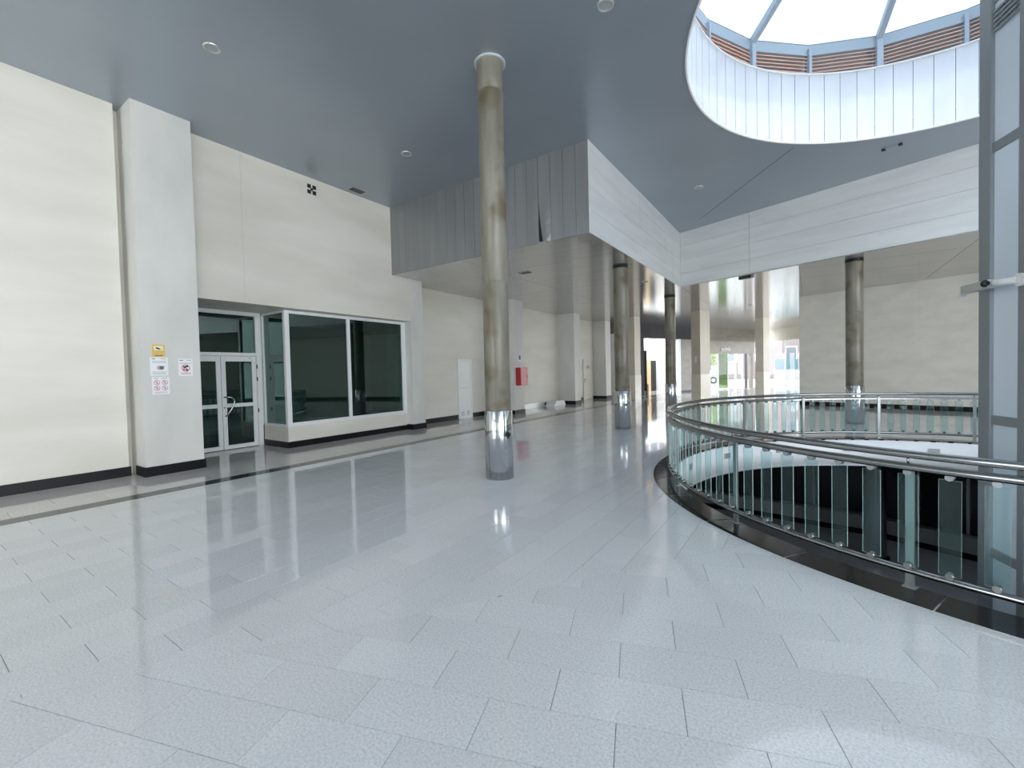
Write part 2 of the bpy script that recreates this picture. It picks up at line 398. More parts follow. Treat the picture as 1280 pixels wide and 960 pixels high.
# black granite ring, white slab edge, lower level
ring = struct(obj('trim_1', MB().lathe([(RV, -.03), (RO, -.03), (RO, -.013), (RV, -.013), (RV, -.03)], 96, VX, VY), 'grout'), 'black granite kerb ring set in the floor around the round void')
for k in range(30):
    a0, a1 = math.radians(k*12+8.06), math.radians(k*12+19.94)
    obj('ring_stone', MB().lathe([(RV, -.03), (RO, -.03), (RO, .003), (RV, .003), (RV, -.03)], 4, VX, VY, 0, a0, a1, False), 'black_tile', ring)
edge = struct(obj('trim_2', MB().lathe([(RV+.03, -.54), (RV, -.54), (RV, -.031), (RV+.03, -.031)], 96, VX, VY), 'slab_edge'), 'white painted slab edge inside the round void')
obj('shadow_bead', MB().lathe([(RV, -.55), (RV-.015, -.55), (RV-.015, -.535), (RV, -.535)], 96, VX, VY), 'grey_alu', edge)
for k in range(18):
    d = 105.5+k*20+8
    p = on_circle(RV-.012, d, -.2); o = obj('anchor_plate', MB().box(-.012, .012, -.08, .08, -.05, .05), 'grey_alu', edge, p, math.radians(d))
lowf = struct(obj('floor_lower', MB().box(-12, 14, -8, 22, ZL-.1, ZL), 'tile'), 'grey floor of the lower level seen through the railing')
LW = [(-9.5, 17.4), (-1.4, 17.0), (1.5, 16.6), (3.3, 15.8), (7.5, 13.9), (12, 12.2)]
low = struct(obj('wall_lower', MB().prism([(x, y+.45) for x, y in LW]+[(x, y+.7) for x, y in LW[::-1]], ZL, -.5), 'backing'), 'dark shopfront wall of the lower level')
for (x0, y0), (x1, y1) in zip(LW, LW[1:]):
    d = Vector((x1-x0, y1-y0, 0)); l = d.length; u = d.normalized(); n = Vector((u.y, -u.x, 0)); k = max(1, round(l/1.25))
    obj('sill', MB().obox((x0, y0, ZL+.16), d, -n*.45, (0, 0, .4)), 'lower_sill', low)
    obj('skirting', MB().obox((x0, y0, ZL), d, -n*.45, (0, 0, .16)), 'black_base', low)
    for i in range(k):
        p = Vector((x0, y0, ZL+.58))+u*(l*i/k+.03)-n*.25
        obj('shop_pane', MB().obox(p, u*(l/k-.06), -n*.03, (0, 0, 2.6)), 'lower_glass', low)
        obj('shop_mullion', MB().obox(p-u*.06+n*.04, u*.06, -n*.07, (0, 0, 2.6)), 'lower_sill' if i == 0 else 'lift_frame', low)
struct(obj('wall_lower_side', MB().box(-9.9, -9.6, -8, 18, ZL, -.5).box(-9.9, 13, -8.3, -8, ZL, -.5).box(12, 12.3, -8, 18, ZL, -.5), 'room_wall'), 'side walls of the lower level')
t = thing('lower_column', 'round grey column standing on the lower level below the void', 'column', (1.38, 14.6, ZL))
obj('shaft', MB().lathe([(.24, .12), (.24, 3.1)], 28), 'steel', t); obj('foot', MB().lathe([(0, 0), (.3, 0), (.3, .12), (.24, .12)], 28), 'black_base', t)

# ------------------------------------------------------------------ hall ceiling, drum and rooflight
ceil = struct(obj('ceiling', rect_with_hole(-9.3, 12.8, -12.8, 16.6, RC+.012, ZC, ZC+.25), 'ceiling'), 'high blue-grey metal ceiling with a round opening')
def strip_box(p, q, w, z, h): 
    d = Vector((q[0]-p[0], q[1]-p[1], 0)); n = Vector((-d.y, d.x, 0)).normalized()*w
    return MB().obox((p[0], p[1], z), d, n, (0, 0, h))
obj('panel_joint', strip_box((-2.6, 13.75), (-.25, 10.5), .012, ZC-.002, .004), 'backing', ceil)
drum = struct(obj('wall_drum', MB().lathe([(RC+.05, ZC+.02), (RC+.05, 7.14), (RC+.3, 7.14), (RC+.3, ZC+.02)], 96, VX, VY), 'drum'), 'white panelled round upstand below the rooflight')
for k in range(80):
    a0, a1 = math.radians(k*4.5+.06), math.radians(k*4.5+4.44)
    obj('drum_panel', MB().lathe([(RC, ZC+.005), (RC, 7.15), (RC+.03, 7.15), (RC+.03, ZC+.005), (RC, ZC+.005)], 2, VX, VY, 0, a0, a1, True), 'drum', drum)
obj('bottom_lip', MB().lathe([(RC+.015, ZC-.012), (RC-.012, ZC-.012), (RC-.012, ZC+.02), (RC+.015, ZC+.02), (RC+.015, ZC-.012)], 128, VX, VY), 'white', drum)
obj('top_lip', MB().lathe([(RC+.32, 7.15), (RC-.012, 7.15), (RC-.012, 7.18), (RC+.32, 7.18)], 128, VX, VY), 'white', drum)
roof = struct(thing('window_1', 'round glazed rooflight with timber louvre band', None))
RL, LA = 3.98, 141.4
Z0, Z1, ZA = 7.18, 7.80, 10.2
for k in range(20):
    d0, d1 = LA+18*k, LA+18*(k+1); p, q = Vector(on_circle(RL, d0)), Vector(on_circle(RL, d1))
    u = (q-p).normalized(); n = Vector((p.x+q.x-2*VX, p.y+q.y-2*VY, 0)).normalized(); l = (q-p).length
    w = .055 if k % 2 == 0 else .03
    b = obj('louvre_bay', MB().obox(p+Vector((0, 0, Z0))+n*.1, u*l, n*.02, (0, 0, Z1-Z0)), 'roof_frame', roof)
    obj('head_rail', MB().obox(p+Vector((0, 0, Z1-.10)), u*l, n*.1, (0, 0, .215)), 'roof_frame', b)
    for j in range(7):
        z = Z0+.03+j*.07
        obj('slat', MB().obox(p+u*w+Vector((0, 0, z)), u*(l-2*w), n*.07+Vector((0, 0, .035)), (0, 0, .018)), 'timber', b)
    obj('louvre_post', MB().obox(p-u*w-n*.05+Vector((0, 0, Z0)), u*2*w, n*.12, (0, 0, Z1-Z0+.02)), 'roof_frame', roof)
    if k % 2 == 0:
        e = Vector((VX, VY, ZA)); s0 = p+Vector((0, 0, Z1)); d = e-s0; sd = Vector((-n.y, n.x, 0)).normalized()
        dd = Vector((p.x-VX, p.y-VY, 0)).normalized(); sd = Vector((-dd.y, dd.x, 0))
        obj('roof_rib', MB().obox(s0-sd*.05, d, sd*.10, (0, 0, .12)), 'roof_frame', roof)
        q2 = Vector(on_circle(RL, d0+36)); a = s0+Vector((0, 0, .1)); c = Vector((q2.x, q2.y, Z1+.1)); ap = e+Vector((0, 0, .1))
        md = Vector(on_circle(RL, d0+18, Z1+.1))
        obj('roof_pane', MB().add([a, md, c, ap], [(0, 1, 3), (1, 2, 3)]), 'glass_roof', roof)

# ------------------------------------------------------------------ dropped soffit and its fascias
sof = struct(obj('ceiling_low', MB().box(-10.2, FC[0]-.04, YF+.06, 24.6, ZS+.03, ZS+.12).prism([(-8.3, 24.6), (FC[0]-.04, 24.6), (FC[0]-.04, 36.1), (-5.95, 31.4)], ZS+.03, ZS+.12).prism([(FC[0]-.04, FC[1]+.08), (12.8, FC[1]+.08+(12.8-FC[0])*FD.y/FD.x), (12.8, 38.5), (FC[0]-.04, 38.5)], ZS+.03, ZS+.12), 'backing'), 'low glossy metal soffit behind the void')
PWX, PWY = 3.2, 1.6
DWD0 = Vector((2.4, 7.2)).normalized()
for i in range(-4, 6):
    for j in range(0, 21):
        x0, y0 = FC[0]+i*PWX, YF+j*PWY
        base = [(x0+.004, y0+.004), (x0+PWX-.004, y0+.004), (x0+PWX-.004, y0+PWY-.004), (x0+.004, y0+PWY-.004)]
        base = clip(clip(base, -1, 0, 9.75), 1, 0, 12.6)
        if i >= 0 and base: base = clip(base, FD.y, -FD.x, FD.y*FC[0]-FD.x*FC[1])
        if i < 0 and y0 > 24.4 and base: base = clip(clip(base, -DWD0.y, DWD0.x, -DWD0.y*-8.3+DWD0.x*24.6), -.882, .472, -.882*-5.95+.472*31.4)
        if len(base) >= 3: obj('soffit_panel', MB().prism(base, ZS, ZS+.03), 'soffit', sof)
fas = struct(obj('wall_fascia', MB().box(-9.2, FC[0]-.01, YF+.035, YF+.12, ZS+.002, ZC+.02).box(FC[0]-.12, FC[0]-.035, YF+.03, FC[1]+.2, ZS+.002, ZC+.02).obox((FC[0]-.04, FC[1]+.04, ZS+.002), FD.to_3d()*17.2, (-FD.y*.1, FD.x*.1, 0), (0, 0, ZC-ZS+.02)), 'backing'), 'metal clad fascia stepping down from the high ceiling to the soffit')
PN, PW = 20, (FC[0]-XW)/20
for k in range(PN):
    x0 = XW+k*PW; tl = random.uniform(-.002, .002); t2 = random.uniform(0, .006)
    bent = (k == PN-4)
    nz = 10; v = []; f = []
    for i in range(nz+1):
        s_ = i/nz; z = ZS+s_*(ZC-ZS); low_ = max(0, 1-s_/.55)**1.6
        lx = x0+.003+(.12*low_ if bent else 0); oy = (-.05*low_ if bent else 0)-t2*(1-s_)
        rx = x0+PW-.003
        yl = YF+oy+tl; yr = YF-tl-t2*.3*(1-s_)
        mx = (lx+rx)/2; my = (yl+yr)/2-(.035*low_ if bent else 0)
        v += [(lx, yl, z), (mx, my, z), (rx, yr, z), (lx, yl+.02, z), (rx, yr+.02, z)]
    for i in range(nz):
        a = i*5; b = a+5
        f += [(a, a+1, b+1, b), (a+1, a+2, b+2, b+1), (a+3, a, b, b+3), (a+2, a+4, b+4, b+2)]
    f += [(0, 3, 4, 2, 1), (nz*5, nz*5+1, nz*5+2, nz*5+4, nz*5+3)]
    o = obj('fascia_panel', MB().add(v, f), 'fascia_dark', fas)
    if bent: o['label'] = 'fascia panel bent away from its neighbour at the lower edge'
obj('corner_trim', MB().box(FC[0]-.012, FC[0]+.006, YF-.006, YF+.03, ZS-.004, ZC), 'fascia_light', fas)
BH = (ZC-ZS)/4
for r in range(4):
    z0, z1 = ZS+r*BH+.002, ZS+(r+1)*BH-.002
    for a, b in ((YF+.032, YF+3.0), (YF+3.0, YF+6.0), (YF+6.0, FC[1]-.0)):
        obj('fascia_board', MB().box(FC[0]-.034, FC[0]+random.uniform(-.001, .001), a+.002, b-.002, z0, z1), 'fascia_light', fas)
    c0 = 0
    for ln in (2.15, 4.45, 4.5, 5.9):
        p = Vector((FC[0], FC[1], z0))+FD.to_3d()*(c0+.003)
        obj('fascia_board', MB().obox(p, FD.to_3d()*(ln-.006), (-FD.y*.035, FD.x*.035, 0), (0, 0, z1-z0)), 'fascia_light', fas); c0 += ln

# ------------------------------------------------------------------ left wall
wl = MB().box(-9.6, XW, -12.8, 2.29, 0, ZC+.1).box(-9.6, -9.2, 2.29, 2.45, 0, ZC+.1)                                   # beside the camera
wl.box(XW-.30, XW, 2.45, YF+.15, 2.96, ZC+.1)                                    # over the recess and bay
wl.box(-10.6, XW-.30, 2.45, 8.4, 2.96, 3.4)                                      # recess head
wl.box(-10.6, -9.6, 2.2, 2.6, 0, 3.0)                                            # recess cheek
wl.box(X2-.3, X2, 8.3, 24.6, 0, ZS+.1)                                           # long wall beyond
wl.box(-10.6, XW, YF+.15, 8.36, 2.96, ZS+.1)
wall_l = struct(obj('wall_left', wl, 'wall'), 'long cream painted wall on the left of the hall')
for a, b in ((3.2, 4.13), (4.13, YF)):
    obj('wall_panel', MB().box(XW-.002, XW+.006, a+.003, b-.003, 2.962, ZC), 'wall', wall_l)
obj('bay_wall', MB().box(-9.32, XB, 5.0, 8.36, 0, .45).box(-10.2, -9.32, 5.0, 5.12, 0, .45).box(-10.2, -9.32, 5.12, 8.36, .40, .45), 'wall', wall_l)
for y0, y1, xf, zt in ((2.393, 3.19, XP, ZC), (8.35, 8.80, -8.97, ZS), (12.95, 13.6, -8.72, ZS), (17.95, 18.55, -8.78, ZS), (21.9, 22.6, -8.9, ZS)):
    pz = obj('pilaster', MB().box(-9.75 if zt == ZS else -9.3, xf, y0, y1, 0, zt), 'pilaster', wall_l)
bb = MB().box(XW, XW+.02, -12.6, 2.31, 0, .15)
def wrap(y0, y1, xf, xb):
    bb.box(xf, xf+.02, y0-.02, y1+.02, 0, .15); bb.box(xb, xf, y0-.02, y0, 0, .15); bb.box(xb, xf, y1, y1+.02, 0, .15)
wrap(2.393, 3.19, XP, XW); wrap(8.35, 8.80, -8.97, XB); wrap(12.95, 13.6, -8.72, X2); wrap(17.95, 18.55, -8.78, X2); wrap(21.9, 22.6, -8.9, X2)
bb.box(XB, XB+.02, 4.98, 8.33, 0, .13); bb.box(-10.2, XB, 4.98, 5.0, 0, .13)
for a, b in ((8.8, 10.92), (11.66, 12.95), (13.6, 16.75), (19.15, 20.55), (21.75, 21.9)): bb.box(X2, X2+.02, a, b, 0, .15)
struct(obj('baseboard_left', bb, 'black_base'), 'black skirting along the left wall and pilasters')

# shop behind the glass: shell only
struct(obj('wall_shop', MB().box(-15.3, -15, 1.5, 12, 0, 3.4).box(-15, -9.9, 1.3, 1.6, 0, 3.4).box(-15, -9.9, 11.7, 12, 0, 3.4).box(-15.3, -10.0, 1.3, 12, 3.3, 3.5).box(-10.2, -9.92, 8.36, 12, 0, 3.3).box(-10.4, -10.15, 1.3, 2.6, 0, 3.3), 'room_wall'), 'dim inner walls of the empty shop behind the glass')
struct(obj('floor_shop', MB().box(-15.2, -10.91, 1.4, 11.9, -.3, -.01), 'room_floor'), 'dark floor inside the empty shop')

# ------------------------------------------------------------------ double door and shop window
dr = struct(thing('door_1', 'white aluminium double glass door with transom in the recess', None, (XD, 0, 0)))
A_ = 'white_alu'
fr = MB().box(-.05, .05, 3.0, 3.09, 0, 2.96).box(-.05, .05, 4.88, 4.98, 0, 2.96).box(-.05, .05, 3.09, 4.88, 2.00, 2.07).box(-.05, .05, 3.09, 4.88, 2.88, 2.96)
bevel(obj('door_frame', fr, A_, dr), .004)
bevel(obj('side_post', MB().box(-.05, .04, 4.985, 5.0, .45, 2.96), A_, dr), .003)
obj('transom_pane', MB().box(-.008, .008, 3.09, 4.88, 2.07, 2.88), 'glass_dark', dr)
for n_, (y0, y1) in enumerate(((3.10, 4.165), (4.175, 4.875))):
    y0 = 3.46 if n_ == 0 else y0
    lf = MB()
    lf.box(-.025, .03, y0, y0+.085, .012, 1.995).box(-.025, .03, y1-.085, y1, .012, 1.995)
    for z0, z1 in ((.012, .095), (.90, .98), (1.88, 1.995)): lf.box(-.025, .03, y0+.085, y1-.085, z0, z1)
    leaf = bevel(obj('door_leaf', lf, A_, dr), .004)
    obj('pane', MB().box(-.006, .006, y0+.085, y1-.085, .095, .90), 'glass_dark', leaf)
    obj('pane', MB().box(-.006, .006, y0+.085, y1-.085, .98, 1.88), 'glass_dark', leaf)
    if n_ == 1:
        h = [(.03, y0+.03, 1.12), (.07, y0+.06, 1.125), (.095, y0+.14, 1.12), (.10, y0+.19, 1.08), (.10, y0+.205, 1.02), (.095, y0+.18, .93), (.08, y0+.12, .82), (.06, y0+.07, .74), (.03, y0+.045, .715)]
        obj('pull_handle', MB().tube(h, .017, 10), 'steel', leaf)
        obj('lock', MB().cyl((.028, y0+.035, .90), (.04, y0+.035, .90), .014, 12), 'steel', leaf)
        obj('closer_mark', MB().box(.03, .034, y1-.16, y1-.10, 1.945, 1.955), 'black', leaf)
obj('fixed_stile', MB().box(-.025, .03, 3.10, 3.45, .012, 1.995), A_, dr)
for z in (1.72, 1.45, .75): obj('hinge', MB().cyl((.055, 4.885, z), (.055, 4.885, z+.09), .012, 10), 'black', dr)
wn = struct(thing('window_2', 'white framed two pane shop window on a low bay wall', None, (XB, 0, 0)))
wf = MB().box(-.09, 0, 5.0, 5.10, .45, 2.95).box(-.08, 0, 8.22, 8.30, .45, 2.95).box(-.08, 0, 5.10, 8.22, .45, .53).box(-.08, 0, 5.10, 8.22, 2.88, 2.95).box(-.08, 0, 6.52, 6.60, .53, 2.88)
bevel(obj('window_frame', wf, A_, wn), .005)
bevel(obj('outer_post', MB().box(-.08, -.01, 8.305, 8.36, .45, 2.95), A_, wn), .004)
obj('pane', MB().box(-.05, -.035, 5.10, 6.52, .53, 2.88), 'glass_dark', wn)
obj('pane', MB().box(-.05, -.035, 6.60, 8.22, .53, 2.88), 'glass_dark', wn)
obj('side_pane', MB().box(-.98, -.09, 5.03, 5.045, .50, 2.9), 'glass_dark', wn)
obj('side_frame', MB().box(-.98, -.09, 5.0, 5.07, .45, .50).box(-.98, -.09, 5.0, 5.07, 2.9, 2.95).box(-1.0, -.94, 5.0, 5.07, .5, 2.9), A_, wn)

# ------------------------------------------------------------------ notices on the first pilaster
def notice(name, label, y0, y1, z0, z1, m):
    t = thing(name, label, 'sign', (XP+.001, (y0+y1)/2, z0)); w, h = (y1-y0)/2, z1-z0
    obj('sheet', MB().box(0, .004, -w, w, 0, h), m, t); return t, w, h
def mark(t, y0, y1, z0, z1, m, name='print'): obj(name, MB().box(.004, .0047, y0, y1, z0, z1), m, t)
def disc(t, cy, cz, r, m, r0=0, name='symbol', x=.0045):
    mb = MB(); n = 28
    if r0: 
        v = [(x, cy+q*math.cos(2*PI*i/n), cz+q*math.sin(2*PI*i/n)) for i in range(n) for q in (r0, r)]
        mb.add(v, [(2*i, 2*i+1, (2*i+3) % (2*n), (2*i+2) % (2*n)) for i in range(n)])
    else: mb.add([(x, cy+r*math.cos(2*PI*i/n), cz+r*math.sin(2*PI*i/n)) for i in range(n)], [tuple(range(n))])
    return obj(name, mb, m, t)
def slash(t, cy, cz, r, m, w=.006): obj('symbol', MB().obox((.0042, cy-r*.7-w*.5, cz+r*.7-w*.5), (.0008, 0, 0), (0, r*1.4, -r*1.4), (0, w, w)), m, t)
t, w, h = notice('surveillance_sign', 'small yellow camera warning sign above two white notices', 2.535, 2.70, 1.885, 2.08, 'yellow')
mark(t, -.062, .062, .105, .175, 'cream'); obj('symbol', MB().obox((.0047, -.03, .155), (.0006, 0, 0), (0, .05, -.022), (0, -.008, -.022)), 'black', t); mark(t, .012, .035, .122, .132, 'black')
for i in range(3): mark(t, -.055, .055, .078-i*.016, .084-i*.016, 'ink_pale')
mark(t, -.05, .05, .012, .028, 'ink')
t, w, h = notice('paper_notice', 'white paper notice with grey picture directly under the yellow sign', 2.50, 2.735, 1.585, 1.875, 'paper')
mark(t, -.095, -.05, .262, .274, 'ink'); mark(t, .02, .09, .262, .274, 'ink_pale')
for i in range(2): mark(t, -.09, .09, .222-i*.016, .230-i*.016, 'ink_pale')
disc(t, .0, .125, .034, 'ink_pale'); disc(t, .03, .125, .03, 'ink', x=.0049); mark(t, .02, .07, .138, .150, 'ink'); mark(t, .02, .06, .10, .112, 'ink')
for i in range(3): mark(t, -.09, .09, .02+i*.018, .027+i*.018, 'ink_pale')
t, w, h = notice('prohibition_notice', 'white notice with four red prohibition circles, lowest of three on the pilaster', 2.515, 2.745, 1.285, 1.565, 'paper')
mark(t, -.09, -.03, .252, .264, 'ink_pale'); mark(t, .01, .085, .252, .264, 'ink_pale')
for cy in (-.052, .052):
    for cz in (.19, .10):
        disc(t, cy, cz, .040, 'ink_red', .032); mark(t, cy-.012, cy+.012, cz-.022, cz+.02, 'ink_pale', 'symbol'); slash(t, cy, cz, .034, 'ink_red')
for i in range(2): mark(t, -.085, .085, .018+i*.016, .025+i*.016, 'ink_pale')
t, w, h = notice('no_dogs_notice', 'single white notice with one red circle nearest the glass door', 2.875, 3.075, 1.575, 1.86, 'paper')
mark(t, -.085, -.03, .25, .262, 'ink'); mark(t, .02, .08, .25, .262, 'ink_pale')
for i in range(2): mark(t, -.08, .08, .212-i*.014, .218-i*.014, 'ink_pale')
disc(t, 0, .13, .060, 'ink_red', .048); obj('symbol', MB().obox((.0046, -.03, .128), (.0006, 0, 0), (0, .068, .018), (0, -.006, .028)), 'black', t); mark(t, .0, .03, .085, .118, 'black', 'symbol'); mark(t, -.035, -.01, .09, .125, 'ink_red', 'symbol'); slash(t, 0, .13, .05, 'ink_red', .008)
for i in range(2): mark(t, -.07, .07, .03+i*.016, .037+i*.016, 'ink_red')

# ------------------------------------------------------------------ round columns
def column(x, y, ztop, joints, label, collar):
    t = thing('round_column', label, 'column', (x, y, 0), 0, 'round concrete columns with steel sleeves')
    obj('steel_sleeve', MB().lathe([(.188, 0), (.2, 0), (.2, .965), (.196, .97), (.184, .97)], 48), 'chrome', t)
    zs = [.97]+joints+[ztop]
    for a, b in zip(zs, zs[1:]):
        obj('shaft', MB().lathe([(.178, a+.0), (.183, a+.008), (.183, b-.008), (.178, b-.0)], 48), 'concrete', t)
    obj('seam', MB().lathe([(.2005, .01), (.2015, .01), (.2015, .955), (.2005, .955)], 2, 0, 0, 0, math.radians(-100), math.radians(-98.5), False), 'steel', t)
    if collar: obj('collar', MB().lathe([(.184, ztop-.02), (.222, ztop-.02), (.222, ztop-.001), (.184, ztop-.001)], 48), 'collar', t)
    else: obj('collar', MB().lathe([(.184, ztop-.05), (.19, ztop-.05), (.19, ztop-.001), (.184, ztop-.001)], 48), 'black', t)
column(-3.695, 5.06, ZC, [2.78, 5.42], 'tall round column nearest, rising to the high ceiling in mid-hall', True)
column(-3.95, 10.79, ZS, [2.82], 'second round column along the hall under the corner of the low soffit', False)
column(-4.16, 16.32, ZS, [2.82], 'farthest of the three hall columns, beside the left end of the railing', False)
column(.93, 14.0, ZS, [2.82], 'round column standing behind the far side of the railing', False)

# ------------------------------------------------------------------ railing round the void
rl = thing('void_railing', 'round steel railing with narrow glass panels circling the void', 'railing', (VX, VY, 0))
RR = 4.02
def circ(r, z, n=144): return [(r*math.cos(2*PI*i/n), r*math.sin(2*PI*i/n), z) for i in range(n)]
obj('handrail', MB().tube(circ(RR+.005, .90), .026, 12, True), 'steel', rl)
obj('top_rail', MB().lathe([(RR-.03, .795), (RR+.03, .795), (RR+.03, .84), (RR-.03, .84), (RR-.03, .795)], 144, smooth=True), 'steel', rl)
obj('bottom_rail', MB().tube(circ(RR, .125), .022, 10, True), 'steel', rl)
post_me = MB().box(-.011, .011, -.022, .022, .004, .83).mesh('post', 'post_steel')
stem_me = MB().cyl((0, 0, .84), (0, 0, .88), .007, 8).mesh('handrail_stem', 'steel')
foot_me = MB().box(-.03, .03, -.035, .035, .003, .009).mesh('foot_plate', 'lift_frame')
pm = MB(); pm.box(-.004, .004, -.052, .052, .165, .765, 0)
for i in (0, 1, 2, 3): pass
pane_me = pm.mesh('glass_panel', ['glass_rail', 'glass_edge'])
for p in pane_me.polygons:
    if abs(p.normal.x) < .5: p.material_index = 1
clamp_t = MB().cyl((-.024, 0, .782), (.024, 0, .782), .021, 14).mesh('clamp', 'lift_frame')
clamp_b = MB().cyl((-.022, 0, .160), (.022, 0, .160), .02, 14).mesh('clamp', 'steel')
for k in range(18):
    d0 = 105.5+k*20
    for j in range(7):
        d = math.radians(d0+j*20/7)
        g = place('glass_panel', pane_me, rl, ((RR-.0)*math.cos(d), (RR-.0)*math.sin(d), 0), d)
        place('clamp', clamp_t, g); place('clamp', clamp_b, g)
    d = math.radians(d0)
    ps = place('post', post_me, rl, ((RR-.032)*math.cos(d), (RR-.032)*math.sin(d), 0), d)
    place('foot_plate', foot_me, ps); place('handrail_stem', stem_me, ps, (.035, 0, 0))

# ------------------------------------------------------------------ glass lift shaft in the void
E1 = Vector((.326, -.945, 0)).normalized(); E2 = Vector((-E1.y, E1.x, 0))          # E2 points away to the right
LA_ = Vector((1.09, 4.90, 0))
lift = thing('lift_shaft', 'blue panelled lift shaft with grey steel frame standing in the void', 'lift shaft', (LA_.x, LA_.y, ZL))
zt = 4.27-ZL
def lb(name, s0, s1, d0, d1, z0, z1, m, parent=lift, bv=0):
    o = obj(name, MB().obox(E1*s0+E2*d0+Vector((0, 0, z0)), E1*(s1-s0), E2*(d1-d0), (0, 0, z1-z0)), m, parent)
    return bevel(o, bv) if bv else o
LS, LD = 1.15, 1.9
for s0 in (0, .36, LS-.1):
    lb('post', s0, s0+(.115 if s0 == 0 else .06 if s0 == .36 else .1), 0, .10, 0, zt, 'lift_frame', bv=.006)
for s0, d0 in ((0, LD-.1), (LS-.1, LD-.1)): lb('post', s0, s0+.1, d0, LD, 0, zt, 'lift_frame')
rails = [0, .28, 2.10, 3.60, 4.62, 6.66, zt-.12]
for a, b in ((0, .36), (.36, LS-.1)):
    s0, s1 = a+(.115 if a == 0 else .06), b
    for z in rails: lb('cross_rail', s0, s1, .012, .06, z, z+.07, 'lift_frame')
    for z0, z1 in zip(rails, rails[1:]): lb('panel', s0, s1, .025, .04, z0+.07, z1, 'lift_panel')
    for j in range(5): lb('vent_slat', s0+.02, s1-.02, .0, .02, zt-.34+j*.035, zt-.325+j*.035, 'lift_frame')
for d0, d1 in ((.1, LD-.1),):
    for z0, z1 in zip(rails, rails[1:]):
        lb('panel', .02, .035, d0, d1, z0+.07, z1, 'lift_panel'); lb('panel', LS-.035, LS-.02, d0, d1, z0+.07, z1, 'lift_panel')
    for z in rails: lb('cross_rail', .01, .06, d0, d1, z, z+.07, 'lift_frame'); lb('cross_rail', LS-.06, LS-.01, d0, d1, z, z+.07, 'lift_frame')
for z0, z1 in zip(rails, rails[1:]): lb('panel', .1, LS-.1, LD-.04, LD-.025, z0+.07, z1, 'lift_panel')
lb('roof_pane', .0, LS, .0, LD, zt, zt+.012, 'glass_clear')
# security camera on the shaft
cc = thing('security_camera', 'long grey security camera bracketed to the lift shaft', 'camera', (LA_+E1*.28+Vector((0, 0, 2.03))))
dn = Vector((0, 0, .03))
obj('housing', MB().obox(E1*.02-E2*.13, -E1*.27, E2*.06, (0, 0, .06)), 'steel_pale', cc)
obj('visor_tip', MB().obox(-E1*.25-E2*.12, -E1*.035-Vector((0, 0, .018)), E2*.04, (0, 0, .02)), 'white', cc)
obj('mount_arm', MB().cyl(E1*.03-E2*.10+dn, E1*.13-E2*.03+dn, .026, 14), 'white', cc)
obj('swivel', MB().ball(-E2*.132+Vector((0, 0, .035)), .027, .027, .027), 'black', cc)
obj('mount_plate', MB().cyl(E1*.13-E2*.03+dn, E1*.13-E2*.004+dn, .045, 16), 'white', cc)

# ------------------------------------------------------------------ right-hand and far structure
RWD = Vector((FD.x, FD.y, 0)); RW0 = Vector((-.33, 19.95, 0))
rw = struct(obj('wall_right', MB().obox(RW0, RWD*14, (-RWD.y*.4, RWD.x*.4, 0), (0, 0, ZS+.1)), 'wall_far'), 'pale panelled wall behind the far column')
for r in range(5):
    for c in range(4):
        p = RW0+RWD*(c*3.4+.003)+Vector((RWD.y*.012, -RWD.x*.012, .15+r*.79))
        obj('wall_board', MB().obox(p, RWD*3.394, (-RWD.y*.011, RWD.x*.011, 0), (0, 0, .787)), 'wall_far', rw)
struct(obj('baseboard_right', MB().obox(RW0+Vector((RWD.y*.025, -RWD.x*.025, 0)), RWD*14, (-RWD.y*.025, RWD.x*.025, 0), (0, 0, .15)), 'black_base'), 'black skirting of the right wall')
# charcoal wall with the big opening, taupe panel, shopfront
DW0, DWD = Vector((-8.0, 24.3, 0)), Vector((2.4, 7.2, 0)).normalized(); DWN = Vector((DWD.y, -DWD.x, 0))
def wb(name, base, u, n, a, b, z0, z1, m, parent=None, th=.3, off=0):
    return obj(name, MB().obox(base+u*a+n*off+Vector((0, 0, z0)), u*(b-a), -n*th, (0, 0, z1-z0)), m, parent)
dw = struct(wb('wall_far', DW0, DWD, DWN, 0, 7.59, 3.32, ZS, 'dark_wall'), 'charcoal wall with a wide opening at the far end')
wb('dark_pier', DW0, DWD, DWN, -.0, .62, 0, 3.32, 'dark_wall', dw); wb('taupe_panel', DW0, DWD, DWN, 4.35, 5.55, 0, 3.32, 'taupe', dw); wb('white_jamb', DW0, DWD, DWN, 4.1, 4.35, 0, 3.32, 'white', dw)
wb('taupe_panel', DW0, DWD, DWN, 5.95, 7.59, 0, 3.32, 'taupe', dw); wb('light_strip_pane', DW0, DWD, DWN, 5.55, 5.95, 0, 2.5, 'glass_clear', dw, .02, -.1); wb('strip_head', DW0, DWD, DWN, 5.55, 5.95, 2.5, 3.32, 'taupe', dw)
wb('skirting', DW0, DWD, DWN, 4.35, 5.55, 0, .12, 'black_base', dw, .02, .02)
rm = struct(wb('wall_far_room', DW0-DWN*3.2, DWD, DWN, -2, 7.5, 0, 3.6, 'white'), 'white inner room behind the charcoal opening')
wb('side_wall', DW0-DWN*3.2-DWD*.5, DWN, -DWD, 0, 3.0, 0, 3.6, 'white', rm, .2); wb('side_wall', DW0-DWN*3.2+DWD*6.4, DWN, -DWD, 0, 3.0, 0, 3.6, 'white', rm, .2)
d3 = struct(wb('door_2', DW0-DWN*3.17, DWD, DWN, 4.6, 5.7, 0, 2.15, 'wood', None, .05, .04), 'light pine door standing in the white inner room')
wb('door_panel', DW0-DWN*3.17, DWD, DWN, 4.72, 5.58, .15, .95, 'wood', d3, .02, .055); wb('door_panel', DW0-DWN*3.17, DWD, DWN, 4.72, 5.58, 1.08, 2.02, 'wood', d3, .02, .055)
